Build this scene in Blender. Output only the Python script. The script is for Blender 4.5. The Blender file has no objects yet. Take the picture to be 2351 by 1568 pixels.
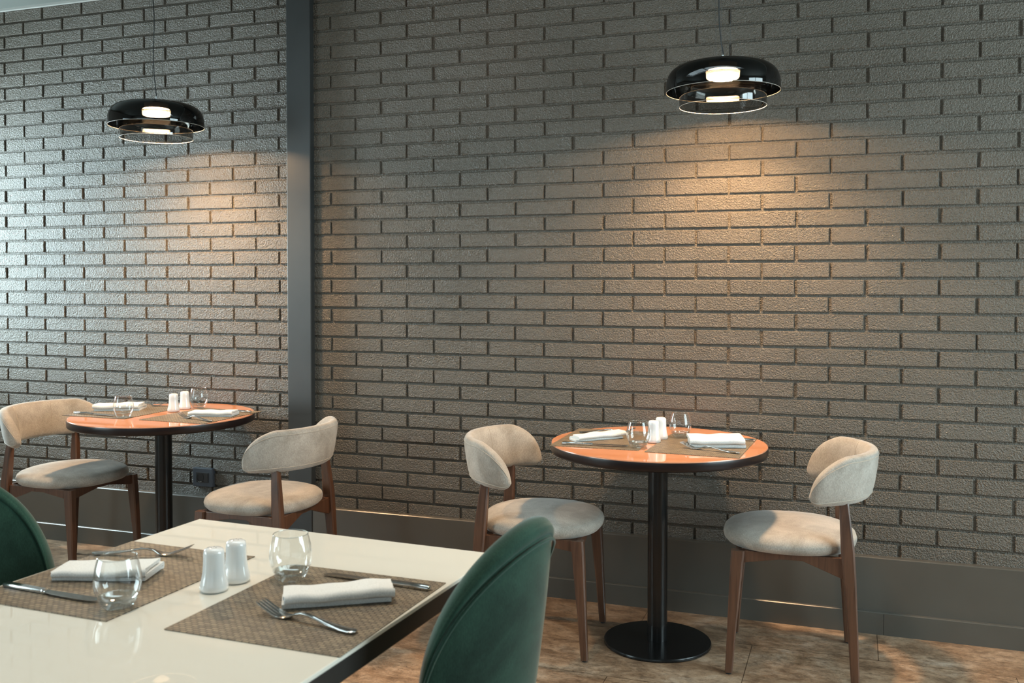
import bpy, bmesh, math, random
from math import sin, cos, pi, radians, sqrt, atan2
from mathutils import Vector, Matrix
random.seed(7)
SC = bpy.context.scene
COL = SC.collection

# ------------------------------------------------------------------ helpers
class MB:
    """collects vertices / faces; build() links them as ONE mesh object"""
    def __init__(self): self.v = []; self.f = []; self.m = []
    def add(self, vs, fs, mi=0):
        o = len(self.v); self.v += [tuple(p) for p in vs]
        self.f += [tuple(i + o for i in f) for f in fs]; self.m += [mi] * len(fs)
    def box(self, x0, x1, y0, y1, z0, z1, mi=0):
        vs = [(x, y, z) for z in (z0, z1) for y in (y0, y1) for x in (x0, x1)]
        self.add(vs, [(0, 2, 3, 1), (4, 5, 7, 6), (0, 1, 5, 4), (2, 6, 7, 3), (0, 4, 6, 2), (1, 3, 7, 5)], mi)
    def rings(self, rs, closed=False, cap0=True, cap1=True, loop=True, mi=0):
        """rs: list of rings (equal length lists of points), skinned in order"""
        n = len(rs[0]); vs = [p for r in rs for p in r]; fs = []
        m = len(rs)
        for i in range(m if closed else m - 1):
            a = i * n; b = ((i + 1) % m) * n
            for j in range(n if loop else n - 1):
                k = (j + 1) % n
                fs.append((a + j, a + k, b + k, b + j))
        if not closed and loop:
            if cap0: fs.append(tuple(reversed(range(n))))
            if cap1: fs.append(tuple(range((m - 1) * n, m * n)))
        self.add(vs, fs, mi)
    def lathe(self, prof, n=64, c=(0, 0, 0), cap0=True, cap1=True, closed=False, sq=None):
        rs = []
        for r, z in prof:
            ring = []
            for j in range(n):
                a = 2 * pi * j / n
                k = sq(a) if sq else 1.0
                ring.append((c[0] + r * k * cos(a), c[1] + r * k * sin(a), c[2] + z))
            rs.append(ring)
        self.rings(rs, closed, cap0, cap1)
    def tube(self, pts, r, n=10, cap=True):
        pts = [Vector(p) for p in pts]; rs = []
        t0 = (pts[1] - pts[0]).normalized()
        up = Vector((0, 0, 1)) if abs(t0.z) < .9 else Vector((1, 0, 0))
        nrm = t0.cross(up).normalized()
        for i, p in enumerate(pts):
            t = (pts[min(i + 1, len(pts) - 1)] - pts[max(i - 1, 0)]).normalized()
            nrm = (nrm - t * nrm.dot(t)).normalized(); b = t.cross(nrm)
            rr = r[i] if isinstance(r, (list, tuple)) else r
            rs.append([p + (nrm * cos(2 * pi * j / n) + b * sin(2 * pi * j / n)) * rr for j in range(n)])
        self.rings(rs, cap0=cap, cap1=cap)
    def torus(self, R, r, z, n=96, m=8):
        rs = []
        for i in range(n):
            a = 2 * pi * i / n
            rs.append([((R + r * cos(2 * pi * j / m)) * cos(a), (R + r * cos(2 * pi * j / m)) * sin(a), z + r * sin(2 * pi * j / m)) for j in range(m)])
        self.rings(rs, closed=True)
    def build(self, name, mats, parent=None, smooth=None, bevel=0, seg=2):
        me = bpy.data.meshes.new(name); me.from_pydata(self.v, [], self.f)
        mats = mats if isinstance(mats, (list, tuple)) else [mats]
        for m in mats: me.materials.append(m)
        if len(mats) > 1: me.polygons.foreach_set('material_index', self.m)
        bm = bmesh.new(); bm.from_mesh(me)
        bmesh.ops.recalc_face_normals(bm, faces=bm.faces)
        if bevel:
            es = [e for e in bm.edges if len(e.link_faces) == 2 and e.calc_face_angle(0) > .5]
            bmesh.ops.bevel(bm, geom=es, offset=bevel, segments=seg, profile=.5, affect='EDGES')
        bm.to_mesh(me); bm.free()
        if smooth is not None and not bevel:
            me.polygons.foreach_set('use_smooth', [True] * len(me.polygons))
            me.set_sharp_from_angle(angle=radians(smooth))
        o = bpy.data.objects.new(name, me); COL.objects.link(o)
        if parent: o.parent = parent
        return o

def tag(o, label, cat, group=None):
    o['label'] = label; o['category'] = cat
    if group: o['group'] = group
    return o
def thing(name, label, cat, loc=(0, 0, 0), rz=0, group=None):
    o = bpy.data.objects.new(name, None); COL.objects.link(o)
    o.empty_display_size = .05; o.location = loc; o.rotation_euler = (0, 0, rz)
    return tag(o, label, cat, group)
def struct(o): o['kind'] = 'structure'; return o
def dup(root, loc, rz, label):
    r = root.copy(); COL.objects.link(r); r.location = loc; r.rotation_euler = (0, 0, rz); r['label'] = label
    for ch in list(root.children):
        c = ch.copy(); COL.objects.link(c); c.parent = r
        for g in list(ch.children):
            d = g.copy(); COL.objects.link(d); d.parent = c
    return r

# ------------------------------------------------------------------ materials
def new(name):
    m = bpy.data.materials.new(name); m.use_nodes = True
    nt = m.node_tree; b = nt.nodes['Principled BSDF']
    return m, nt, b
def N(nt, t, **kw):
    n = nt.nodes.new(t)
    for k, v in kw.items():
        if k in n.inputs: n.inputs[k].default_value = v
        else: setattr(n, k, v)
    return n
def coords(nt, scale=(1, 1, 1), out='Object'):
    tc = N(nt, 'ShaderNodeTexCoord'); mp = N(nt, 'ShaderNodeMapping'); mp.inputs['Scale'].default_value = scale
    nt.links.new(tc.outputs[out], mp.inputs['Vector']); return mp.outputs[0]
def ramp(nt, src, stops):
    r = N(nt, 'ShaderNodeValToRGB'); el = r.color_ramp.elements
    while len(el) < len(stops): el.new(.5)
    for e, (p, c) in zip(el, stops): e.position = p; e.color = (*c, 1)
    nt.links.new(src, r.inputs[0]); return r.outputs[0]
def noise(nt, vec, scale, detail=4, rough=.55, dist=0):
    n = N(nt, 'ShaderNodeTexNoise', Scale=scale, Detail=detail, Roughness=rough, Distortion=dist)
    nt.links.new(vec, n.inputs['Vector']); return n.outputs['Fac']
def bump(nt, b, h, strength=.5, dist=.002):
    n = N(nt, 'ShaderNodeBump', Strength=strength, Distance=dist)
    nt.links.new(h, n.inputs['Height']); nt.links.new(n.outputs[0], b.inputs['Normal']); return n
def simple(name, c, rough=.5, metal=0, coat=0, spec=.5, sheen=0):
    m, nt, b = new(name)
    b.inputs['Base Color'].default_value = (*c, 1); b.inputs['Roughness'].default_value = rough
    b.inputs['Metallic'].default_value = metal; b.inputs['Coat Weight'].default_value = coat
    b.inputs['Coat Roughness'].default_value = .03; b.inputs['Specular IOR Level'].default_value = spec
    b.inputs['Sheen Weight'].default_value = sheen
    return m
M = {}
# painted brick: one coat of grey-brown satin paint over pitted brick
m, nt, b = new('painted_brick'); v = coords(nt)
n1 = noise(nt, v, 240, 2, .5); n2 = noise(nt, v, 130, 2, .5); n3 = noise(nt, v, 2.2, 3, .5)
c = ramp(nt, n3, [(.3, (.094, .079, .060)), (.7, (.114, .096, .075))]); nt.links.new(c, b.inputs['Base Color'])
mx = N(nt, 'ShaderNodeMath', operation='ADD'); nt.links.new(n1, mx.inputs[0]); nt.links.new(n2, mx.inputs[1])
bump(nt, b, mx.outputs[0], 1.0, .006)
b.inputs['Roughness'].default_value = .36; b.inputs['Specular IOR Level'].default_value = .5
M['brick'] = m
m, nt, b = new('board_paint'); v = coords(nt)
c = ramp(nt, noise(nt, v, 3, 4), [(.3, (.074, .066, .055)), (.7, (.088, .080, .068))]); nt.links.new(c, b.inputs['Base Color'])
b.inputs['Roughness'].default_value = .3; bump(nt, b, noise(nt, v, 40, 3), .1, .001); M['board'] = m
m, nt, b = new('column_paint'); v = coords(nt)
c = ramp(nt, noise(nt, v, 5, 5), [(.3, (.024, .025, .0245)), (.7, (.032, .0335, .033))]); nt.links.new(c, b.inputs['Base Color'])
b.inputs['Roughness'].default_value = .4; bump(nt, b, noise(nt, v, 160, 2), .12, .001); M['column'] = m
M['plaster'] = simple('plaster', (.36, .36, .34), .8)
M['ceiling'] = simple('ceiling_paint', (.13, .142, .13), .8)
M['room'] = simple('room_paint', (.33, .32, .30), .8)
# travertine floor
m, nt, b = new('travertine'); v = coords(nt, (1.0, 1.7, 1))
vo = coords(nt, (1, 1, 1))
n1 = noise(nt, v, 4.5, 9, .72, .6); n2 = noise(nt, v, 15, 9, .75, .4); vp = coords(nt, (1.0, 3.2, 1)); n3 = noise(nt, vp, 58, 5, .75)
c1 = ramp(nt, n1, [(.30, (.17, .10, .056)), (.43, (.30, .19, .115)), (.55, (.42, .29, .19)), (.70, (.55, .44, .34))])
c2 = ramp(nt, n2, [(.38, (.42, .38, .35)), (.5, (.86, .82, .78)), (.62, (1.15, 1.12, 1.08))])
mu = N(nt, 'ShaderNodeMix', data_type='RGBA', blend_type='MULTIPLY'); mu.inputs[0].default_value = .85
nt.links.new(c1, mu.inputs[6]); nt.links.new(c2, mu.inputs[7])
c3 = ramp(nt, n3, [(.36, (.16, .12, .09)), (.44, (1, 1, 1))])
mu2 = N(nt, 'ShaderNodeMix', data_type='RGBA', blend_type='MULTIPLY'); mu2.inputs[0].default_value = .75
nt.links.new(mu.outputs[2], mu2.inputs[6]); nt.links.new(c3, mu2.inputs[7])
br = N(nt, 'ShaderNodeTexBrick', offset=.5); mp = N(nt, 'ShaderNodeMapping'); mp.inputs['Location'].default_value = (-.09, -3.612 + .45 * 9, 0)
nt.links.new(vo, mp.inputs['Vector']); nt.links.new(mp.outputs[0], br.inputs['Vector'])
for k, val in (('Scale', 1), ('Mortar Size', .0016), ('Mortar Smooth', .2), ('Brick Width', .87), ('Row Height', .45)): br.inputs[k].default_value = val
br.inputs['Color1'].default_value = (1, 1, 1, 1); br.inputs['Color2'].default_value = (.74, .74, .76, 1); br.inputs['Mortar'].default_value = (.25, .22, .2, 1)
mu3 = N(nt, 'ShaderNodeMix', data_type='RGBA', blend_type='MULTIPLY'); mu3.inputs[0].default_value = 1
nt.links.new(mu2.outputs[2], mu3.inputs[6]); nt.links.new(br.outputs['Color'], mu3.inputs[7])
nt.links.new(mu3.outputs[2], b.inputs['Base Color']); b.inputs['Roughness'].default_value = .42
bump(nt, b, n3, .25, .001); M['floor'] = m
# walnut
def wood(name, c0, c1):
    m, nt, b = new(name); v = coords(nt, (38, 38, 2.2))
    c = ramp(nt, noise(nt, v, 2.0, 5, .6, .8), [(.3, c0), (.7, c1)]); nt.links.new(c, b.inputs['Base Color'])
    b.inputs['Roughness'].default_value = .38; b.inputs['Coat Weight'].default_value = .15; return m
M['wood'] = wood('walnut_wood', (.055, .022, .011), (.115, .05, .026))
# fabrics
def fabric(name, c0, c1, sheen, scale=9, thread=420):
    m, nt, b = new(name); v = coords(nt)
    n1 = noise(nt, v, scale, 5, .62, .5); c = ramp(nt, n1, [(.34, c0), (.66, c1)])
    vt = coords(nt, (1, 1, .35)); n2 = noise(nt, vt, thread, 2, .5)
    mu = N(nt, 'ShaderNodeMix', data_type='RGBA', blend_type='MULTIPLY'); mu.inputs[0].default_value = .55
    c2 = ramp(nt, n2, [(.3, (.55, .55, .55)), (.7, (1.15, 1.15, 1.15))])
    nt.links.new(c, mu.inputs[6]); nt.links.new(c2, mu.inputs[7]); nt.links.new(mu.outputs[2], b.inputs['Base Color'])
    b.inputs['Roughness'].default_value = .85; b.inputs['Sheen Weight'].default_value = sheen; b.inputs['Sheen Roughness'].default_value = .4
    b.inputs['Specular IOR Level'].default_value = .2
    bump(nt, b, n2, .25, .0012); return m
M['velvet'] = fabric('beige_velvet', (.315, .275, .23), (.475, .425, .37), .3)
M['piping'] = simple('beige_piping', (.40, .33, .26), .8, sheen=.3)
M['green'] = fabric('green_velvet', (.009, .029, .019), (.023, .064, .043), .3, 7, 500)
M['napkin'] = fabric('white_linen', (.78, .77, .74), (.84, .83, .80), .1, 5, 900)
# woven mat
m, nt, b = new('woven_mat'); v = coords(nt)
sx = N(nt, 'ShaderNodeTexWave', wave_type='BANDS', bands_direction='Y', Scale=62, Distortion=0); nt.links.new(v, sx.inputs['Vector'])
ck = N(nt, 'ShaderNodeTexBrick', offset=.5); nt.links.new(v, ck.inputs['Vector'])
for k, val in (('Scale', 1), ('Mortar Size', .0013), ('Mortar Smooth', .6), ('Brick Width', .014), ('Row Height', .0075), ('Bias', 0)): ck.inputs[k].default_value = val
ck.inputs['Color1'].default_value = (.30, .235, .155, 1); ck.inputs['Color2'].default_value = (.17, .13, .09, 1); ck.inputs['Mortar'].default_value = (.045, .033, .024, 1)
nt.links.new(ck.outputs['Color'], b.inputs['Base Color']); b.inputs['Roughness'].default_value = .5
inv = N(nt, 'ShaderNodeMath', operation='SUBTRACT'); inv.inputs[0].default_value = 1; nt.links.new(ck.outputs['Fac'], inv.inputs[1])
bump(nt, b, inv.outputs[0], .7, .0012); M['mat'] = m
M['orange'] = simple('orange_glass_top', (.66, .275, .130), .5, coat=1, spec=.1); M['orange'].node_tree.nodes['Principled BSDF'].inputs['Coat Roughness'].default_value = .0
M['orange_edge'] = simple('orange_glass_edge', (.66, .27, .14), .2, coat=.6)
M['black'] = simple('black_gloss', (.006, .006, .006), .25, coat=.1, spec=.35)
M['rim'] = simple('dark_brown_rim', (.011, .006, .006), .32, coat=.05, spec=.35)
M['cream'] = simple('cream_glass_top', (.72, .685, .60), .5, coat=1, spec=.1); M['cream'].node_tree.nodes['Principled BSDF'].inputs['Coat Roughness'].default_value = .0
M['frame'] = simple('dark_bronze_frame', (.016, .013, .011), .4)
M['steel'] = simple('cutlery_steel', (.62, .61, .59), .16, metal=1)
M['china'] = simple('white_porcelain', (.80, .79, .77), .12, coat=.6)
M['hole'] = simple('black_hole', (.01, .01, .01), .6)
M['socket'] = simple('anthracite_plastic', (.042, .052, .068), .4)
M['socket_in'] = simple('black_plastic', (.012, .013, .015), .35)
M['rubber'] = simple('black_rubber', (.012, .011, .01), .6)
M['cord'] = simple('black_cord', (.008, .008, .008), .5)
M['wire'] = simple('steel_wire', (.08, .08, .08), .4, metal=.6)
M['ferrule'] = simple('clear_ferrule', (.6, .62, .62), .3)
M['white_frame'] = simple('window_frame_paint', (.55, .55, .53), .4)
def sheet(name, tint, base, k, rough=.02, pw=3.5):
    """thin clear sheet: tinted see-through with mirror reflection rising to grazing angles"""
    m = bpy.data.materials.new(name); m.use_nodes = True; nt = m.node_tree; nt.nodes.clear()
    o = N(nt, 'ShaderNodeOutputMaterial'); mix = N(nt, 'ShaderNodeMixShader')
    tr = N(nt, 'ShaderNodeBsdfTransparent'); tr.inputs[0].default_value = (*tint, 1)
    gl = N(nt, 'ShaderNodeBsdfGlossy', Roughness=rough); gl.inputs[0].default_value = (1, 1, 1, 1)
    lw = N(nt, 'ShaderNodeLayerWeight', Blend=.5)
    p = N(nt, 'ShaderNodeMath', operation='POWER'); p.inputs[1].default_value = pw
    mu = N(nt, 'ShaderNodeMath', operation='MULTIPLY_ADD'); mu.inputs[1].default_value = k; mu.inputs[2].default_value = base
    nt.links.new(lw.outputs['Facing'], p.inputs[0]); nt.links.new(p.outputs[0], mu.inputs[0])
    nt.links.new(mu.outputs[0], mix.inputs[0]); nt.links.new(tr.outputs[0], mix.inputs[1]); nt.links.new(gl.outputs[0], mix.inputs[2])
    nt.links.new(mix.outputs[0], o.inputs[0]); return m
M['smoke_dark'] = sheet('dark_smoked_glass', (.022, .021, .02), .05, .5)
M['smoke_light'] = sheet('light_smoked_glass', (.44, .43, .41), .06, .6)
M['tumbler'] = sheet('tumbler_glass', (.945, .957, .952), .05, .95, .01, 2.4)
M['tumbler_base'] = sheet('tumbler_base_glass', (.88, .90, .895), .14, .85, .03, 2.4)
M['pane'] = sheet('window_glass', (.96, .97, .97), .03, .6)
def lit(name, k):
    m = bpy.data.materials.new(name); m.use_nodes = True; nt = m.node_tree; nt.nodes.clear()
    o = N(nt, 'ShaderNodeOutputMaterial'); e = N(nt, 'ShaderNodeEmission', Strength=k); e.inputs[0].default_value = (1, .645, .35, 1)
    nt.links.new(e.outputs[0], o.inputs[0]); return m
M['lit'] = lit('lit_diffuser', 1100); M['lit_side'] = lit('lit_diffuser_side', 420)
M['glass_edge'] = simple('ground_glass_edge', (.34, .32, .29), .3)

# ------------------------------------------------------------------ camera (level shot, photo 2351 x 1568)
CH = 1.3416; YAW = .3412; PITCH = .0239; F = 2214.94
cam = bpy.data.cameras.new('camera'); co = bpy.data.objects.new('camera', cam); COL.objects.link(co)
co.location = (0, 0, CH); co.rotation_euler = (pi / 2 - PITCH, 0, YAW)
cam.sensor_width = 36; cam.lens = 36 * F / 2351; cam.shift_y = -(784 - 696.67) / 2351
cam.clip_start = .02
cam.dof.use_dof = True; cam.dof.focus_distance = 3.45; cam.dof.aperture_fstop = 6.3
SC.camera = co

# ------------------------------------------------------------------ the room
WY = 3.9215; CZ = 2.766; XL, XR, YF = -5.0, 2.7, -3.2
def rect_wall(mb, axis, p, a0, a1, z0, z1, holes, t):
    """wall slab with rectangular openings; axis 'x': plane x=p spanning y; axis 'y': plane y=p spanning x"""
    cuts = sorted({a0, a1} | {h[0] for h in holes} | {h[1] for h in holes})
    for s0, s1 in zip(cuts, cuts[1:]):
        hs = [h for h in holes if h[0] <= s0 and h[1] >= s1]
        zs = [(z0, z1)] if not hs else [(z0, hs[0][2]), (hs[0][3], z1)]
        for q0, q1 in zs:
            if q1 - q0 < 1e-4: continue
            if axis == 'x': mb.box(min(p, p + t), max(p, p + t), s0, s1, q0, q1)
            else: mb.box(s0, s1, min(p, p + t), max(p, p + t), q0, q1)

# brick wall, every brick raised from the joints
mb = MB()
Q = .067149; P = .2575; H0 = 1.41823; JT = .0098; DEP = .0075
mb.box(XL, XR, WY + DEP, WY + .12, 0, CZ + .1)
def brick(x0, x1, z0, z1):
    ch = .0028; dy = random.uniform(-.0009, .0009); j = lambda: random.uniform(-.0010, .0010)
    yb = WY + DEP + .001; yf = WY + dy
    c = [(x0 + j(), z0 + j()), (x1 + j(), z0 + j()), (x1 + j(), z1 + j()), (x0 + j(), z1 + j())]
    back = [(x, yb, z) for x, z in c]
    mid = [(x, yf + ch, z) for x, z in c]
    cx_, cz_ = (x0 + x1) / 2, (z0 + z1) / 2
    fr = [(x + (ch if x < cx_ else -ch), yf + random.uniform(-.0005, .0005), z + (ch if z < cz_ else -ch)) for x, z in c]
    vs = back + mid + fr; fs = [(8, 9, 10, 11)]
    for o_ in (0, 4):
        for k in range(4): fs.append((o_ + k, o_ + (k + 1) % 4, o_ + 4 + (k + 1) % 4, o_ + 4 + k))
    mb.add(vs, fs)
i0 = -int(H0 / Q) - 1
for i in range(i0, 22):
    z0 = H0 + i * Q + JT / 2 - .003; z1 = z0 + Q - JT
    if z1 < .2 or z0 > CZ - .02: continue
    z1 = min(z1, CZ)
    ph = -2.277 if i % 2 == 0 else -2.150
    for part, (xa, xb, off) in enumerate(((XL, -2.43, -.02), (-2.43, XR, 0))):
        k0 = math.floor((xa - ph - off) / P)
        for k in range(k0, k0 + 40):
            a = ph + off + k * P + JT / 2 + random.uniform(-.002, .002); bx = ph + off + (k + 1) * P - JT / 2 + random.uniform(-.002, .002)
            a = max(a, xa); bx = min(bx, xb)
            if bx - a > .02: brick(a, bx, z0, z1)
struct(mb.build('wall_back', M['brick'], smooth=25))

mb = MB(); W1 = (3.22, 3.88, .95, 2.20)
rect_wall(mb, 'x', XL, YF, WY + .1, 0, CZ, [W1, (-1.6, 1.2, .5, 2.3)], -.14); struct(mb.build('wall_left', M['room']))
mb = MB(); W2 = (1.5, 3.5, .5, 2.6)
rect_wall(mb, 'x', XR, YF, WY + .1, 0, CZ, [W2], .14); struct(mb.build('wall_right', M['room']))
mb = MB(); W3 = (-3.6, 1.6, .6, 2.4)
rect_wall(mb, 'y', YF, XL - .14, XR + .14, 0, CZ, [W3], -.14); struct(mb.build('wall_front', M['room']))
mb = MB(); mb.box(XL - .14, XR + .14, YF - .14, WY + .12, -.05, 0); struct(mb.build('floor', M['floor']))
mb = MB(); KX0, KX1, KY0, KY1 = -2.5, .5, 2.0, 2.8
for a_, b_, c_, d_ in ((XL - .14, KX0, YF - .14, WY + .12), (KX1, XR + .14, YF - .14, WY + .12), (KX0, KX1, YF - .14, KY0), (KX0, KX1, KY1, WY + .12)):
    mb.box(a_, b_, c_, d_, CZ, CZ + .06)
struct(mb.build('ceiling', M['ceiling']))
# narrow painted cove strip where the bricks meet the ceiling
mb = MB(); mb.box(XL, -2.493, WY - .016, WY + .004, CZ - .012, CZ); mb.box(-2.366, XR, WY - .016, WY + .004, CZ - .012, CZ)
struct(mb.build('trim_2', M['plaster']))
# painted steel column dividing the two brick panels
mb = MB(); mb.box(-2.493, -2.367, 3.889, WY + .008, 0, CZ)
struct(mb.build('trim_1', M['column'], smooth=30, bevel=.003, seg=2))
# two-stepped skirting
for nm, xa, xb in (('baseboard_back', XL, -2.494), ('baseboard_back_right', -2.366, XR)):
    mb = MB()
    prof = [(WY + .01, 0), (WY - .044, 0), (WY - .044, .0815), (WY - .0405, .0845), (WY - .028, .085), (WY - .028, .2855), (WY - .0245, .289), (WY + .01, .290)]
    segs = [xa, .113, .115, xb] if xb > 1 else [xa, xb]
    mb.rings([[(x, y, z) for y, z in prof] for x in (xa, xb)])
    if xb > 1: mb.box(.1135, .1148, WY - .0444, WY - .043, 0, .0812, 1)
    struct(mb.build(nm, [M['board'], M['hole']]))
# windows (frame, mullions, pane) in the openings out of frame
def window(n, axis, p, h, div, t):
    a0, a1, z0, z1 = h; mb = MB(); f = .05
    def bar(s0, s1, q0, q1, d=.05):
        if axis == 'x': mb.box(min(p, p + t * d), max(p, p + t * d), s0, s1, q0, q1)
        else: mb.box(s0, s1, min(p, p + t * d), max(p, p + t * d), q0, q1)
    bar(a0, a1, z0, z0 + f); bar(a0, a1, z1 - f, z1); bar(a0, a0 + f, z0, z1); bar(a1 - f, a1, z0, z1)
    for k in range(1, div): s = a0 + (a1 - a0) * k / div; bar(s - .025, s + .025, z0, z1)
    o = struct(mb.build('window_%d' % n, M['white_frame'])); mb = MB()
    if axis == 'x': mb.add([(p + t * .03, a0, z0), (p + t * .03, a1, z0), (p + t * .03, a1, z1), (p + t * .03, a0, z1)], [(0, 1, 2, 3)])
    else: mb.add([(a0, p + t * .03, z0), (a1, p + t * .03, z0), (a1, p + t * .03, z1), (a0, p + t * .03, z1)], [(0, 1, 2, 3)])
    mb.build('pane', M['pane'], o)
window(1, 'x', XL, W1, 1, -1); window(2, 'x', XL, (-1.6, 1.2, .5, 2.3), 3, -1)
window(3, 'x', XR, W2, 2, 1); window(4, 'y', YF, W3, 4, -1)

mb = MB()
for a_, b_, c_, d_ in ((KX0, KX1, KY0, KY0 + .04), (KX0, KX1, KY1 - .04, KY1), (KX0, KX0 + .04, KY0, KY1), (KX1 - .04, KX1, KY0, KY1), (-1.02, -.98, KY0, KY1)): mb.box(a_, b_, c_, d_, CZ, CZ + .055)
sk = struct(mb.build('window_5', M['white_frame']))  # unseen skylight, added to let cool light fall on seats and ledges
mb = MB(); mb.add([(KX0, KY0, CZ + .03), (KX1, KY0, CZ + .03), (KX1, KY1, CZ + .03), (KX0, KY1, CZ + .03)], [(0, 1, 2, 3)]); mb.build('pane', M['pane'], sk)

# ------------------------------------------------------------------ wall socket
s = thing('wall_socket', 'dark anthracite power socket on the brick wall behind the left round table', 'socket', (-2.987, WY, .382))
mb = MB(); mb.box(-.058, .058, -.017, .009, -.046, .046); mb.build('cover_plate', M['socket'], s, 30, .004)
mb = MB(); mb.box(-.036, .036, -.0185, -.016, -.024, .024); pl = mb.build('socket_insert', M['socket_in'], s, 30, .0008)
mb = MB(); mb.lathe([(.0205, 0), (.0205, .0022), (.0185, .0022), (.0175, -.004), (0.001, -.004)], 40, cap0=False, cap1=True)
for i_, q in enumerate(mb.v): mb.v[i_] = (q[0] - .013, -.0185 - q[2], q[1])
mb.build('plug_recess', M['hole'], pl, 40)
mb = MB(); mb.box(.011, .034, -.0200, -.018, -.022, .022); mb.build('blank_module', M['socket_in'], pl, 30, .0006)
mb = MB(); mb.tube([(-.023, -.0205, -.019), (-.018, -.0206, -.0215), (-.013, -.0207, -.022), (-.008, -.0206, -.0215), (-.003, -.0205, -.019)], .0008, 6); mb.build('earth_contact', M['steel'], pl, 40)

# ------------------------------------------------------------------ pendant lamps
def pendant(loc, label):
    t = thing('pendant_lamp', label, 'lamp', loc, 0, 'smoked glass pendant lamps')
    # z = 0 is the rim of the dark shade
    R = .2008; prof = [(R, 0), (R + .001, .014), (R, .036), (R - .005, .056), (R - .016, .074), (R - .034, .088), (R - .06, .0965), (R - .10, .1015), (.04, .104), (.006, .1045)]
    mb = MB(); mb.lathe(prof, 112, cap0=False, cap1=False); os_ = mb.build('dark_shade', M['smoke_dark'], t, 60)
    mb = MB(); mb.torus(R, .0010, 0); mb.build('shade_edge', M['glass_edge'], os_, 60)
    r = .1537; prof = [(r, -.0527), (r + .0008, -.03), (r + .0002, .0), (r - .004, .025), (r - .015, .045), (r - .04, .058), (.06, .062)]
    mb = MB(); mb.lathe(prof, 112, cap0=False, cap1=False); is_ = mb.build('clear_shade', M['smoke_light'], t, 60)
    mb = MB(); mb.torus(r, .0010, -.0527); mb.build('shade_edge', M['glass_edge'], is_, 60)
    mb = MB(); mb.lathe([(.0535, .047), (.0575, .0495), (.059, .055), (.059, .068), (.0575, .074), (.054, .077), (.002, .077)], 56, cap0=False, cap1=True)
    ld = mb.build('light_disc', M['lit_side'], t, 50)
    mb = MB(); mb.lathe([(.0535, .047), (.002, .0468)], 56, cap0=False, cap1=True); mb.build('diffuser', M['lit'], ld, 50)
    mb = MB(); mb.lathe([(.002, .0785), (.05, .0785), (.05, .10), (.028, .1045), (.018, .108), (.012, .112), (.006, .114), (.002, .114)], 40)
    mb.build('lamp_holder', M['cord'], t, 40)
    top = CZ - loc[2]
    pts = [(0, 0, .112), (.001, 0, .135), (-.008, .001, .19), (-.014, 0, .26), (-.015, .001, .34), (-.012, .002, .43), (-.012, .002, .50), (-.022, .003, .60), (-.024, .002, .68), (-.014, .001, top - .02), (0, 0, top)]
    pp = []
    for i_ in range(len(pts) - 1):
        p0 = Vector(pts[max(i_ - 1, 0)]); p1 = Vector(pts[i_]); p2 = Vector(pts[i_ + 1]); p3 = Vector(pts[min(i_ + 2, len(pts) - 1)])
        for k in range(5):
            u = k / 5; pp.append(.5 * ((2 * p1) + (p2 - p0) * u + (2 * p0 - 5 * p1 + 4 * p2 - p3) * u * u + (3 * p1 - p0 - 3 * p2 + p3) * u ** 3))
    pp.append(Vector(pts[-1]))
    mb = MB(); mb.tube(pp, .0022, 8); cd = mb.build('power_cord', M['cord'], t, 60)
    mb = MB(); mb.tube([(0, 0, .118), (0, 0, .132)], .0035, 10); mb.build('ferrule', M['ferrule'], cd, 50)
    for a in (radians(170), radians(265), radians(25)):
        mb = MB(); mb.tube([(.025 * cos(a), .025 * sin(a), .104), (.035 * cos(a), .035 * sin(a), top)], .0006, 6); mb.build('suspension_wire', M['wire'], t, 60)
    mb = MB(); mb.lathe([(.002, top - .025), (.055, top - .025), (.06, top - .02), (.06, top)], 40); mb.build('ceiling_canopy', M['cord'], t, 40)
    return t
LZ = 2.019
lamp = pendant((-.4523, 3.538, LZ), 'smoked glass pendant lamp hanging above the right round table')
dup(lamp, (-2.9034, 3.4969, LZ), radians(-8), 'smoked glass pendant lamp hanging above the left round table')

# ------------------------------------------------------------------ round tables
TZ = .745
def bistro(loc, label):
    t = thing('round_table', label, 'table', loc, 0, 'round bistro tables by the brick wall')
    R = .394
    mb = MB(); mb.lathe([(.002, .708), (R - .012, .708), (R - .003, .711), (R, .716), (R, .738), (R - .0005, .741), (.002, .741)], 128); tp = mb.build('table_edge', M['rim'], t, 50)
    mb = MB(); mb.lathe([(R - .0045, .7405), (R - .0008, .7412), (R - .0008, .7428), (R - .002, TZ - .0002), (R - .0045, TZ)], 128, cap0=False, cap1=False); mb.build('glass_border', M['orange_edge'], tp, 50)
    mb = MB(); mb.lathe([(R - .0045, .7405), (R - .0045, TZ), (.002, TZ)], 128, cap0=False); mb.build('tabletop', M['orange'], t, 40)
    mb = MB(); mb.lathe([(.0365, .012), (.0365, .708)], 48); mb.build('column', M['black'], t, 50)
    mb = MB(); mb.lathe([(.002, .702), (.12, .702), (.12, .708), (.002, .708)], 40); mb.build('mounting_plate', M['black'], t, 40)
    mb = MB(); mb.lathe([(.002, .0), (.193, .0), (.197, .003), (.197, .009), (.195, .0125), (.06, .0145), (.002, .0145)], 112); mb.build('base_plate', M['black'], t, 40)
    return t
T1 = (-.6788, 3.5205); T2 = (-2.9002, 3.5205)
tb = bistro((*T1, 0), 'round orange-topped table standing between the two chairs on the right')
dup(tb, (*T2, 0), .4, 'round orange-topped table standing between the two chairs on the left')

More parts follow.
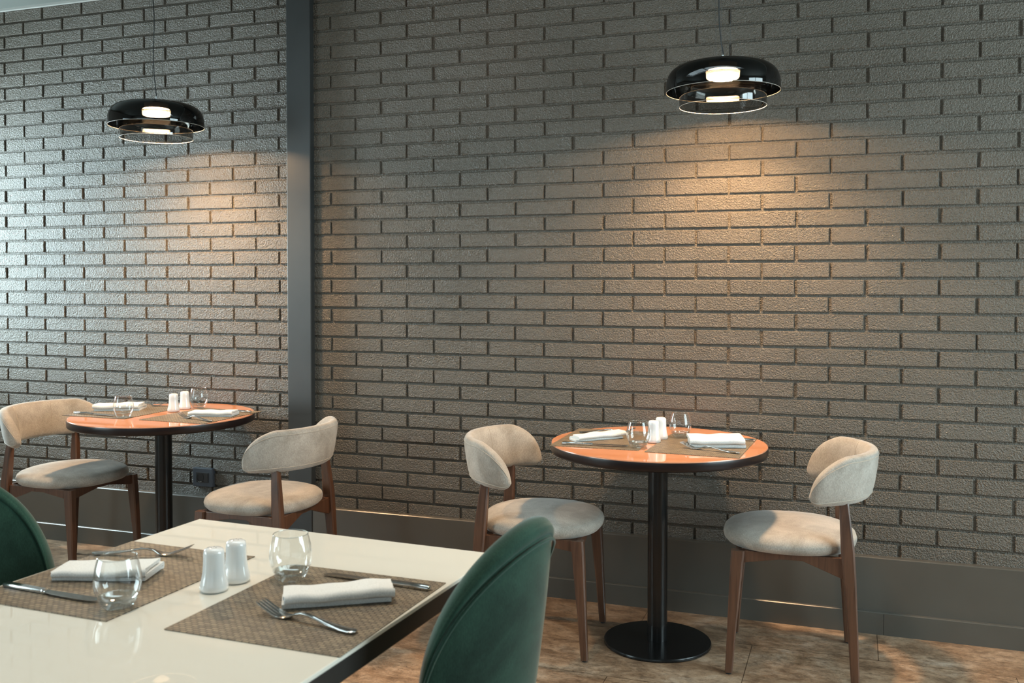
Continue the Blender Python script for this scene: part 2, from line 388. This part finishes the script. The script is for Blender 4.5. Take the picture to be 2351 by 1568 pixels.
# ------------------------------------------------------------------ beige dining chairs
def sect(c, hx, hy, ch=.28, ax=(1, 0, 0), ay=(0, 1, 0)):
    """octagonal leg section"""
    kx, ky = hx * (1 - ch), hy * (1 - ch); q = [(hx, -ky), (hx, ky), (kx, hy), (-kx, hy), (-hx, ky), (-hx, -ky), (-kx, -hy), (kx, -hy)]
    return [(c[0] + a, c[1] + b_, c[2]) for a, b_ in q]
def dining_chair(loc, rz, label):
    t = thing('dining_chair', label, 'chair', loc, rz, 'beige velvet dining chairs at the round tables')
    # seat cushion: slightly squared circle, domed
    sq = lambda a: 1.0 / ((abs(cos(a)) ** 2.35 + abs(sin(a)) ** 2.35) ** (1 / 2.35))
    R = .227
    prof = [(.004, .420), (.15, .420), (R - .03, .4212), (R - .012, .426), (R - .003, .436), (R, .449), (R - .004, .462), (R - .015, .4725), (R - .038, .481), (R - .075, .487), (R - .13, .491), (.004, .494)]
    mb = MB(); mb.lathe(prof, 72, sq=sq); mb.build('seat', M['velvet'], t, 70)
    # curved backrest
    CX = -.040; R0 = .212; NS = 56; PM = radians(84); K = 26
    def back_sec(phi):
        u = min(1.0, abs(phi) / PM); e = max(0.0, (u - .88) / .12)
        zlo = .600 + .022 * e ** 3; zhi = .602 + .168 * max(.0, 1 - u ** 3.8) ** .5 + .010
        zhi = min(zhi, .768 - .004 * u); zhi = max(zhi, zlo + .012)
        th = (.0245 - .002 * u) * max(.3, sqrt(max(0, 1 - e ** 3)))
        return (zlo + zhi) / 2, (zhi - zlo) / 2, th
    def back_pt(phi, al, grow=0):
        zc, hh, th = back_sec(phi)
        sgn = lambda q: 1 if q >= 0 else -1
        dn = (th + grow) * sgn(cos(al)) * abs(cos(al)) ** .7; dz = (hh + grow) * sgn(sin(al)) * abs(sin(al)) ** .55
        z = zc + dz; r = R0 + .15 * (z - .6) + dn
        return (CX - r * cos(phi), 1.14 * r * sin(phi), z)
    mb = MB(); rs = []
    for i in range(NS + 1):
        # denser near the ends
        s_ = -1 + 2 * i / NS; phi = PM * (1.18 * s_ - .18 * s_ ** 3)
        rs.append([back_pt(phi, 2 * pi * (k + .5) / K) for k in range(K)])
    mb.rings(rs); bk = mb.build('backrest', M['velvet'], t, 75)
    # seams: round the outer panel and two on the inside
    def loop_seam():
        pts = []
        for i in range(NS + 1):
            s_ = -1 + 2 * i / NS; phi = PM * .985 * (1.18 * s_ - .18 * s_ ** 3); pts.append(back_pt(phi, radians(38), .0006))
        for i in range(NS, -1, -1):
            s_ = -1 + 2 * i / NS; phi = PM * .985 * (1.18 * s_ - .18 * s_ ** 3); pts.append(back_pt(phi, radians(-38), .0006))
        return pts
    mb = MB(); mb.tube(loop_seam(), .0013, 6); mb.build('piping', M['piping'], bk, 70)
    for a in (-27, 24):
        mb = MB(); mb.tube([back_pt(radians(a), radians(180 + q), .0001) for q in range(-66, 67, 6)], .0009, 5); mb.build('seam', M['piping'], bk, 70)
    # legs
    for sy in (1, -1):
        mb = MB()
        rows = [((-.213, .207), 0.006, .0135, .0125), ((-.203, .2045), .20, .0165, .0145), ((-.192, .201), .37, .0205, .0165), ((-.186, .199), .45, .0215, .0165), ((-.178, .193), .55, .0175, .0145), ((-.172, .188), .625, .0135, .012)]
        mb.rings([sect((x, sy * y, z), hx, hy) for (x, y), z, hx, hy in rows]); lg = mb.build('leg', M['wood'], t, 35)
        mb = MB(); mb.lathe([(.009, 0), (.009, .008)], 16, (-.213, sy * .207, 0)); mb.build('foot_glide', M['rubber'], lg, 40)
        mb = MB()
        rows = [((.195, .2), .006, .0125, .0125), ((.186, .197), .15, .0150, .0145), ((.174, .192), .33, .0205, .017), ((.167, .189), .424, .0225, .0175)]
        mb.rings([sect((x, sy * y, z), hx, hy) for (x, y), z, hx, hy in rows]); lg = mb.build('leg', M['wood'], t, 35)
        mb = MB(); mb.lathe([(.009, 0), (.009, .008)], 16, (.195, sy * .2, 0)); mb.build('foot_glide', M['rubber'], lg, 40)
    def rail(p, q, zl0, zl1, zm=.404, w=.011):
        """arched rail from p to q (xy), deep at the ends"""
        p = Vector((*p, 0)); q = Vector((*q, 0)); d = (q - p).normalized(); nn = Vector((-d.y, d.x, 0)) * w
        prof = [(0, zl0), (.40, zm), (.60, zm), (1, zl1), (1, .424), (0, .424)]
        ring0 = [tuple(p + (q - p) * u + nn + Vector((0, 0, z))) for u, z in prof]
        ring1 = [tuple(p + (q - p) * u - nn + Vector((0, 0, z))) for u, z in prof]
        mb = MB(); mb.rings([ring0, ring1]); return mb.build('rail', M['wood'], t, 30, .002, 2)
    for sy in (1, -1): rail((-.185, sy * .192), (.165, sy * .184), .350, .380)
    rail((.166, -.18), (.166, .18), .378, .378); rail((-.186, -.19), (-.186, .19), .352, .352)
    mb = MB(); mb.box(-.17, .15, -.03, .03, .409, .4205); mb.box(-.03, .03, -.17, .17, .409, .4205); mb.build('seat_support', M['wood'], t)
    return t
ch = dining_chair((-1.097, 3.440, 0), radians(5), 'beige velvet chair left of the right round table, beside the green chair')
dup(ch, (-.212, 3.535, 0), radians(183.4), 'beige velvet chair at the far right, right of the right round table')
dup(ch, (-3.395, 3.504, 0), radians(-1), 'beige velvet chair at the far left, left of the left round table')
dup(ch, (-2.281, 3.380, 0), radians(181.3), 'beige velvet chair in front of the dark column, right of the left round table')

# ------------------------------------------------------------------ square table in the foreground
SA = radians(2.9); A = Vector((-1.5407, 2.0016, 0)); W = .81; LN = 1.25
st = thing('rectangular_table', 'cream glass-topped table with dark edge in the foreground', 'table', (A.x, A.y, 0), -SA)
mb = MB(); mb.box(0, W, -LN, 0, TZ - .008, TZ); mb.build('tabletop', M['cream'], st, 30, .0015)
mb = MB(); mb.box(.002, W - .002, -LN + .002, -.002, TZ - .044, TZ - .008); mb.build('table_frame', M['frame'], st, 30, .002)
for x in (.06, W - .06):
    for y in (-.06, -LN + .06):
        mb = MB(); mb.box(x - .025, x + .025, y - .025, y + .025, 0, TZ - .044); mb.build('leg', M['frame'], st, 30, .003)

# ------------------------------------------------------------------ green velvet shell chairs
def green_chair(loc, rz, label):
    t = thing('shell_chair', label, 'chair', loc, rz, 'green velvet chairs at the foreground table')
    PM = radians(55.5); NS = 72; NZ = 20; ZT = .908; DZ = .293; R0 = .213; REC = .034; T = .019
    def top(phi): return ZT - DZ * (1 - sqrt(max(0, 1 - (phi / PM) ** 2)))
    def pt(phi, v, off):
        """v 0 bottom .. 1 top edge"""
        z = .40 + (top(phi) - .40) * v
        k = (z - .40) / .5; rr = R0 * .85 + R0 * .15 * sin(min(1, max(0, k)) * pi / 2) + T + off
        return Vector((-rr * cos(phi) - REC * k * max(0, cos(phi)), 1.06 * rr * sin(phi), z))
    ang = [PM * sin(-pi / 2 + pi * i / NS) for i in range(NS + 1)]
    mb = MB(); rs = []
    for phi in ang:
        ring = [pt(phi, j / NZ, 0) for j in range(NZ + 1)]
        for a in (30, 60, 90, 120, 150):
            p = pt(phi, 1, -T + T * cos(radians(a))); p.z += T * sin(radians(a)) * .8; ring.append(p)
        ring += [pt(phi, j / NZ, -2 * T) for j in range(NZ, -1, -1)]
        rs.append(ring)
    mb.rings(rs); sh = mb.build('backrest', M['green'], t, 70)
    mb = MB(); rs = []
    for phi in ang:
        ring = []; g = T + .003
        for a in range(-70, 251, 20):
            p = pt(phi, 1, -T + g * cos(radians(a))); p.z += g * sin(radians(a)) * .85 - .006; ring.append(p)
        rs.append(ring)
    mb.rings(rs); mb.build('rim_welt', M['green'], sh, 70)
    mb = MB(); mb.tube([pt(phi * .985, 1, .0032) - Vector((0, 0, .024)) for phi in ang], .0026, 6); mb.build('piping', M['green'], sh, 70)
    sq = lambda a: 1.0 / ((abs(cos(a)) ** 2.6 + abs(sin(a)) ** 2.6) ** (1 / 2.6))
    mb = MB(); mb.lathe([(.004, .385), (.16, .385), (.20, .392), (.222, .41), (.228, .43), (.222, .448), (.20, .46), (.15, .467), (.004, .47)], 64, (.03, 0, 0), sq=sq); mb.build('seat', M['green'], t, 70)
    for sx in (1, -1):
        for sy in (1, -1):
            mb = MB(); mb.tube([(.03 + sx * .13, sy * .13, .39), (.03 + sx * .20, sy * .20, 0)], [.014, .009], 14); mb.build('leg', M['black'], t, 50)
    return t
gc = green_chair((-.778, 1.637, 0), 3.0, 'green velvet shell chair right of the foreground table')
dup(gc, (-1.602, 1.496, 0), -.167, 'green velvet shell chair left of the foreground table, cut by the left edge')

# ------------------------------------------------------------------ things laid on the tables
MATZ = TZ + .0018
def placemat(c, w, l, rz, label):
    mb = MB(); mb.box(-w / 2, w / 2, -l / 2, l / 2, 0, .0018)
    o = mb.build('placemat', M['mat']); o.location = (*c, TZ + .0001); o.rotation_euler = (0, 0, rz)
    return tag(o, label, 'placemat', 'woven brown placemats')
placemat((-.930, 1.537), .345, .40, -SA * .4, 'woven brown placemat nearest the camera, right half of the foreground table')
placemat((-1.388, 1.555), .335, .425, -SA * .6, 'woven brown placemat on the left half of the foreground table')
placemat((-.874, 3.527), .325, .425, radians(1), 'woven brown placemat on the left half of the right round table')
placemat((-.512, 3.505), .325, .425, radians(-2.5), 'woven brown placemat on the right half of the right round table')
placemat((-3.125, 3.545), .335, .42, radians(1), 'woven brown placemat on the left half of the left round table')
placemat((-2.705, 3.540), .335, .41, radians(-1), 'woven brown placemat on the right half of the left round table')

def napkin(A_, B_, wid, h, layers, label, seed=1, skew=0, flare=0):
    """folded cloth; A_->B_ is its near bottom edge; far side lies to the left of that direction"""
    A_ = Vector((*A_, 0)); B_ = Vector((*B_, 0)); L = (B_ - A_).length; ang = atan2(B_.y - A_.y, B_.x - A_.x)
    rnd = random.Random(seed); tl = h / layers; NX = 22; ht = tl * .475
    path = []
    for k in range(layers):
        ya, yb = (wid * (1 - .05 * k), tl * .55) if k % 2 == 1 else (tl * .4 + .004 * (k == 0), wid * (1 - .05 * k))
        n = 7
        for q in range(n): path.append((ya + (yb - ya) * q / (n - 1), tl * (k + .5), k))
        if k < layers - 1:
            s = -1 if k % 2 == 1 else 1
            for a in (-60, -30, 0, 30, 60): path.append((yb + s * cos(radians(a)) * tl * .55, tl * (k + 1) + sin(radians(a)) * tl * .5, k + .5))
    a1, a2, a3 = [rnd.uniform(0, 6.28) for _ in range(3)]
    rs = []
    for i in range(NX + 1):
        x = L * i / NX; u = i / NX; ring_o = []; ring_i = []
        for q, (y, z, k) in enumerate(path):
            p0 = path[max(q - 1, 0)]; p1 = path[min(q + 1, len(path) - 1)]
            ty, tz = p1[0] - p0[0], p1[1] - p0[1]; l_ = max(1e-6, sqrt(ty * ty + tz * tz)); ny, nz = -tz / l_, ty / l_
            f = z / h
            dz = (.0016 * sin(9 * u + a1) + .0012 * sin(17 * u + a2 + y * 30)) * f + .004 * f * u * u * (1 + flare)
            dy = .003 * sin(5 * u + a3) * f + skew * (u - .5) * f
            edge = .0035 * sin(k * 2.1 + a2) * (1 if i in (0, NX) else 0)
            for ring, s in ((ring_o, 1), (ring_i, -1)):
                ring.append((x + edge + skew * .4 * k / layers, y + dy + s * ny * ht, max(.0003, z + dz + s * nz * ht)))
        rs.append(ring_o + ring_i[::-1])
    mb = MB(); mb.rings(rs); o = mb.build('napkin', M['napkin'], None, 65)
    o.location = (A_.x, A_.y, MATZ + .0002); o.rotation_euler = (0, 0, ang)
    return tag(o, label, 'napkin', 'folded white napkins')
napkin((-.965, 1.486), (-.796, 1.589), .066, .026, 3, 'folded white napkin on the near right placemat of the foreground table', 1)
napkin((-1.492, 1.478), (-1.312, 1.532), .085, .020, 3, 'folded white napkin behind the knife on the left half of the foreground table', 2, .01, 1)
napkin((-.957, 3.411), (-.809, 3.545), .058, .022, 3, 'slim folded white napkin lying askew on the left of the right round table', 5, .01, 1)
napkin((-.545, 3.432), (-.358, 3.480), .135, .032, 3, 'thick folded white napkin on the right of the right round table', 4)
napkin((-3.255, 3.480), (-3.070, 3.560), .10, .028, 3, 'folded white napkin left of the tumbler on the left round table', 7, .008)
napkin((-2.745, 3.487), (-2.551, 3.532), .085, .020, 3, 'flat folded white napkin on the right of the left round table', 6)

def loft(secs):
    """secs: (x, halfwidth, z, halfthick)"""
    return [[(x, -w, z - h * .3), (x, -w * .8, z - h), (x, w * .8, z - h), (x, w, z - h * .3), (x, w, z + h * .4), (x, w * .75, z + h), (x, -w * .75, z + h), (x, -w, z + h * .4)] for x, w, z, h in secs]
def fork(loc, rz, label):
    t = thing('fork', label, 'fork', (*loc, MATZ), rz, 'steel forks')
    # x = 0 handle end, tines towards +x
    secs = [(0, .004, .0045, .0012), (.003, .0085, .0042, .0016), (.012, .0105, .0038, .0017), (.03, .0098, .004, .0018), (.06, .0068, .0065, .002), (.085, .0045, .0105, .0021), (.105, .0036, .0138, .0022), (.122, .0036, .0142, .0022), (.135, .0045, .0105, .002), (.146, .0085, .0055, .0016), (.155, .0118, .003, .0013), (.165, .0128, .0026, .0012), (.172, .0128, .0036, .0012)]
    mb = MB(); mb.rings(loft(secs)); mb.build('handle', M['steel'], t, 50)
    mb = MB()
    for k in range(4):
        y = -.0108 + .0072 * k
        rs = []
        for x, w, z, h in [(.170, .0026, .0033, .0012), (.182, .0023, .0065, .0012), (.196, .0021, .0118, .0011), (.212, .0018, .0185, .001), (.219, .0008, .0215, .0006)]:
            rs.append([(x, y + a, zz) for a, zz in ((-w, z - h), (w, z - h), (w, z + h), (-w, z + h))])
        mb.rings(rs)
    mb.build('tines', M['steel'], t, 40); return t
def knife(loc, rz, label):
    t = thing('knife', label, 'knife', (*loc, MATZ), rz, 'steel table knives')
    # x = 0 handle end, tip towards +x
    secs = [(0, .005, .005, .0025), (.003, .0078, .005, .0042), (.05, .0072, .005, .0042), (.095, .0062, .005, .004), (.104, .0056, .005, .0038)]
    mb = MB(); mb.rings(loft(secs)); mb.build('handle', M['steel'], t, 50)
    mb = MB(); mb.rings(loft([(.104, .0066, .005, .0042), (.107, .0068, .005, .0044), (.110, .0062, .005, .0036), (.113, .0066, .005, .0028)])); mb.build('collar', M['steel'], t, 50)
    mb = MB(); rs = []
    for x, y0, y1 in [(.112, -.005, .0055), (.125, -.0075, .0065), (.16, -.0092, .0078), (.20, -.0095, .0086), (.222, -.0078, .009), (.234, -.004, .0088), (.240, .002, .007)]:
        rs.append([(x, y0, .0042), (x, y1, .0035), (x, y1, .0062), (x, y0, .0048)])
    mb.rings(rs); mb.build('blade', M['steel'], t, 40); return t
fk = fork((-.785, 1.428), radians(169.5), 'steel fork with tines up on the near right placemat of the foreground table')
dup(fk, (-1.553, 1.655, MATZ), radians(18), 'steel fork behind the napkin on the left half of the foreground table')
dup(fk, (-1.008, 3.622, MATZ), radians(17), 'steel fork behind the napkin on the left of the right round table')
dup(fk, (-.366, 3.364, MATZ), radians(164), 'steel fork in front of the napkin on the right of the right round table')
dup(fk, (-3.255, 3.655, MATZ), radians(26), 'steel fork behind the napkin on the left of the left round table')
dup(fk, (-2.545, 3.390, MATZ), radians(164), 'steel fork in front of the napkin on the right of the left round table')
kn = knife((-.762, 1.678), radians(175.7), 'steel knife behind the napkin on the near right placemat of the foreground table')
dup(kn, (-1.552, 1.425, MATZ), radians(-4), 'steel knife at the left edge of the foreground table')
dup(kn, (-.997, 3.353, MATZ), radians(3.8), 'steel knife in front of the napkin on the left of the right round table')
dup(kn, (-.343, 3.645, MATZ), radians(180), 'steel knife tucked behind the thick napkin on the right round table')
dup(kn, (-3.283, 3.399, MATZ), radians(-5), 'steel knife left of the tumbler on the left round table')
dup(kn, (-2.552, 3.680, MATZ), radians(176), 'steel knife behind the flat napkin on the left round table')

def tumbler(loc, label):
    t = thing('tumbler', label, 'glass', (*loc, MATZ), 0, 'clear stemless tumblers')
    prof = [(.0255, .012), (.030, .0135), (.0355, .021), (.0405, .033), (.0424, .046), (.0418, .058), (.0392, .072), (.0358, .085), (.0338, .0915)]
    mb = MB(); mb.lathe(prof, 64, cap0=False, cap1=False); w = mb.build('bowl', M['tumbler'], t, 70)
    mb = MB(); mb.torus(.0338, .0010, .0917, 64, 6); mb.build('lip', M['tumbler_base'], w, 70)
    prof = [(.002, .0012), (.0225, .0006), (.0255, .0008), (.0275, .003), (.031, .009), (.0345, .0165), (.0352, .020), (.0335, .0195), (.028, .0135), (.018, .0105), (.002, .0095)]
    mb = MB(); mb.lathe(prof, 64); mb.build('base', M['tumbler_base'], t, 60); return t
tu = tumbler((-1.052, 1.648), 'clear tumbler beyond the napkin on the right half of the foreground table')
dup(tu, (-1.262, 1.405, MATZ), 0, 'clear tumbler at the knife tip on the left half of the foreground table')
dup(tu, (-.722, 3.378, MATZ), 0, 'clear tumbler in front of the shakers on the right round table')
dup(tu, (-.619, 3.650, MATZ), 0, 'clear tumbler right of the shakers on the right round table')
dup(tu, (-2.988, 3.372, MATZ), 0, 'clear tumbler in front of the napkin, left half of the left round table')
dup(tu, (-2.880, 3.742, MATZ), 0, 'clear tumbler behind the shakers on the left round table')

def shaker(loc, label, holes):
    t = thing('shaker', label, 'shaker', (*loc, TZ), 0, 'white porcelain salt and pepper shakers')
    prof = [(.002, .0012), (.021, .0005), (.0255, .0022), (.0272, .007), (.0262, .015), (.0232, .026), (.0212, .038), (.0202, .052), (.0198, .066), (.0196, .074), (.0182, .0795), (.0145, .0822), (.008, .0834), (.002, .0836)]
    mb = MB(); mb.lathe(prof, 56); bd = mb.build('body', M['china'], t, 60)
    mb = MB()
    for k in range(holes):
        a = 2 * pi * k / max(1, holes); r = .005 if holes > 1 else 0
        mb.lathe([(.0009, .0832), (.0009, .0840)], 8, (r * cos(a), r * sin(a), 0))
    mb.build('pouring_holes', M['hole'], bd); return t
sh = shaker((-1.157, 1.545), 'white porcelain shaker nearer the camera on the foreground table', 3)
dup(sh, (-1.150, 1.606, TZ), 0, 'white porcelain shaker behind the nearer one on the foreground table')
dup(sh, (-.692, 3.505, TZ), 0, 'white porcelain shaker nearer the camera on the right round table')
dup(sh, (-.682, 3.592, TZ), 0, 'white porcelain shaker behind the nearer one on the right round table')
dup(sh, (-2.912, 3.605, TZ), 0, 'left white porcelain shaker of the pair on the left round table')
dup(sh, (-2.922, 3.695, TZ), 0, 'right white porcelain shaker of the pair on the left round table')

# ------------------------------------------------------------------ light
def area(name, loc, rot, sx, sy, power, col):
    l = bpy.data.lights.new(name, 'AREA'); l.shape = 'RECTANGLE'; l.size = sx; l.size_y = sy; l.energy = power; l.color = col
    o = bpy.data.objects.new(name, l); COL.objects.link(o); o.location = loc; o.rotation_euler = rot; return o
DAY = (.73, .93, .99)
area('daylight_left', (XL - .10, 3.55, 1.575), (0, radians(-90), 0), 1.2, .62, 104, DAY)
area('daylight_left_front', (XL - .10, -.2, 1.4), (0, radians(-90), 0), 1.7, 2.6, 135, DAY)
area('daylight_right', (XR + .10, 2.5, 1.6), (0, radians(90), 0), 2.0, 1.9, 165, DAY)
area('roof_fill', (-1, 2.4, CZ + .12), (0, 0, 0), 2.9, .75, 26, DAY)  # added fill from above, shining through the added skylight
area('daylight_front', (-1, YF - .10, 1.5), (radians(90), 0, 0), 5.0, 1.7, 28, DAY)
# small warm ceiling spots over the room behind the camera
for x, y, pw in ((-2.9, 1.9, 50), (-1.2, 1.7, 75), (.5, 1.9, 50), (-2.6, -.2, 22), (-.9, -.2, 22), (.9, -.2, 22), (-1.8, -2.0, 15), (.2, -2.0, 15)):
    l = bpy.data.lights.new('ceiling_spot', 'SPOT'); l.energy = pw; l.color = (1, .80, .58); l.spot_size = radians(84); l.spot_blend = .8; l.shadow_soft_size = .03
    o = bpy.data.objects.new('ceiling_spot', l); COL.objects.link(o); o.location = (x, y, CZ - .03)
# unseen warm spots, added to tint the upper bricks
for tx, tz, pw in ((-1.75, 2.30, 70), (-1.05, 2.28, 45)):
    l = bpy.data.lights.new('added_warm_spot', 'SPOT'); l.energy = pw; l.color = (1, .50, .20); l.spot_size = radians(13); l.spot_blend = 1; l.shadow_soft_size = .03
    o = bpy.data.objects.new('added_warm_spot', l); COL.objects.link(o); o.location = (-1.4, -1.4, 2.45)
    o.rotation_euler = (Vector((tx, WY, tz)) - o.location).to_track_quat('-Z', 'Y').to_euler()
w = bpy.data.worlds.new('world'); SC.world = w; w.use_nodes = True
bg = w.node_tree.nodes['Background']; bg.inputs[0].default_value = (.75, .9, 1, 1); bg.inputs[1].default_value = .6

SC.view_settings.view_transform = 'Standard'; SC.view_settings.look = 'None'; SC.view_settings.gamma = 1
SC.view_settings.use_curve_mapping = False; SC.view_settings.exposure = 0
SC.cycles.use_denoising = True
SC.cycles.caustics_refractive = False; SC.cycles.max_bounces = 10; SC.cycles.transparent_max_bounces = 16; SC.cycles.sample_clamp_indirect = 6
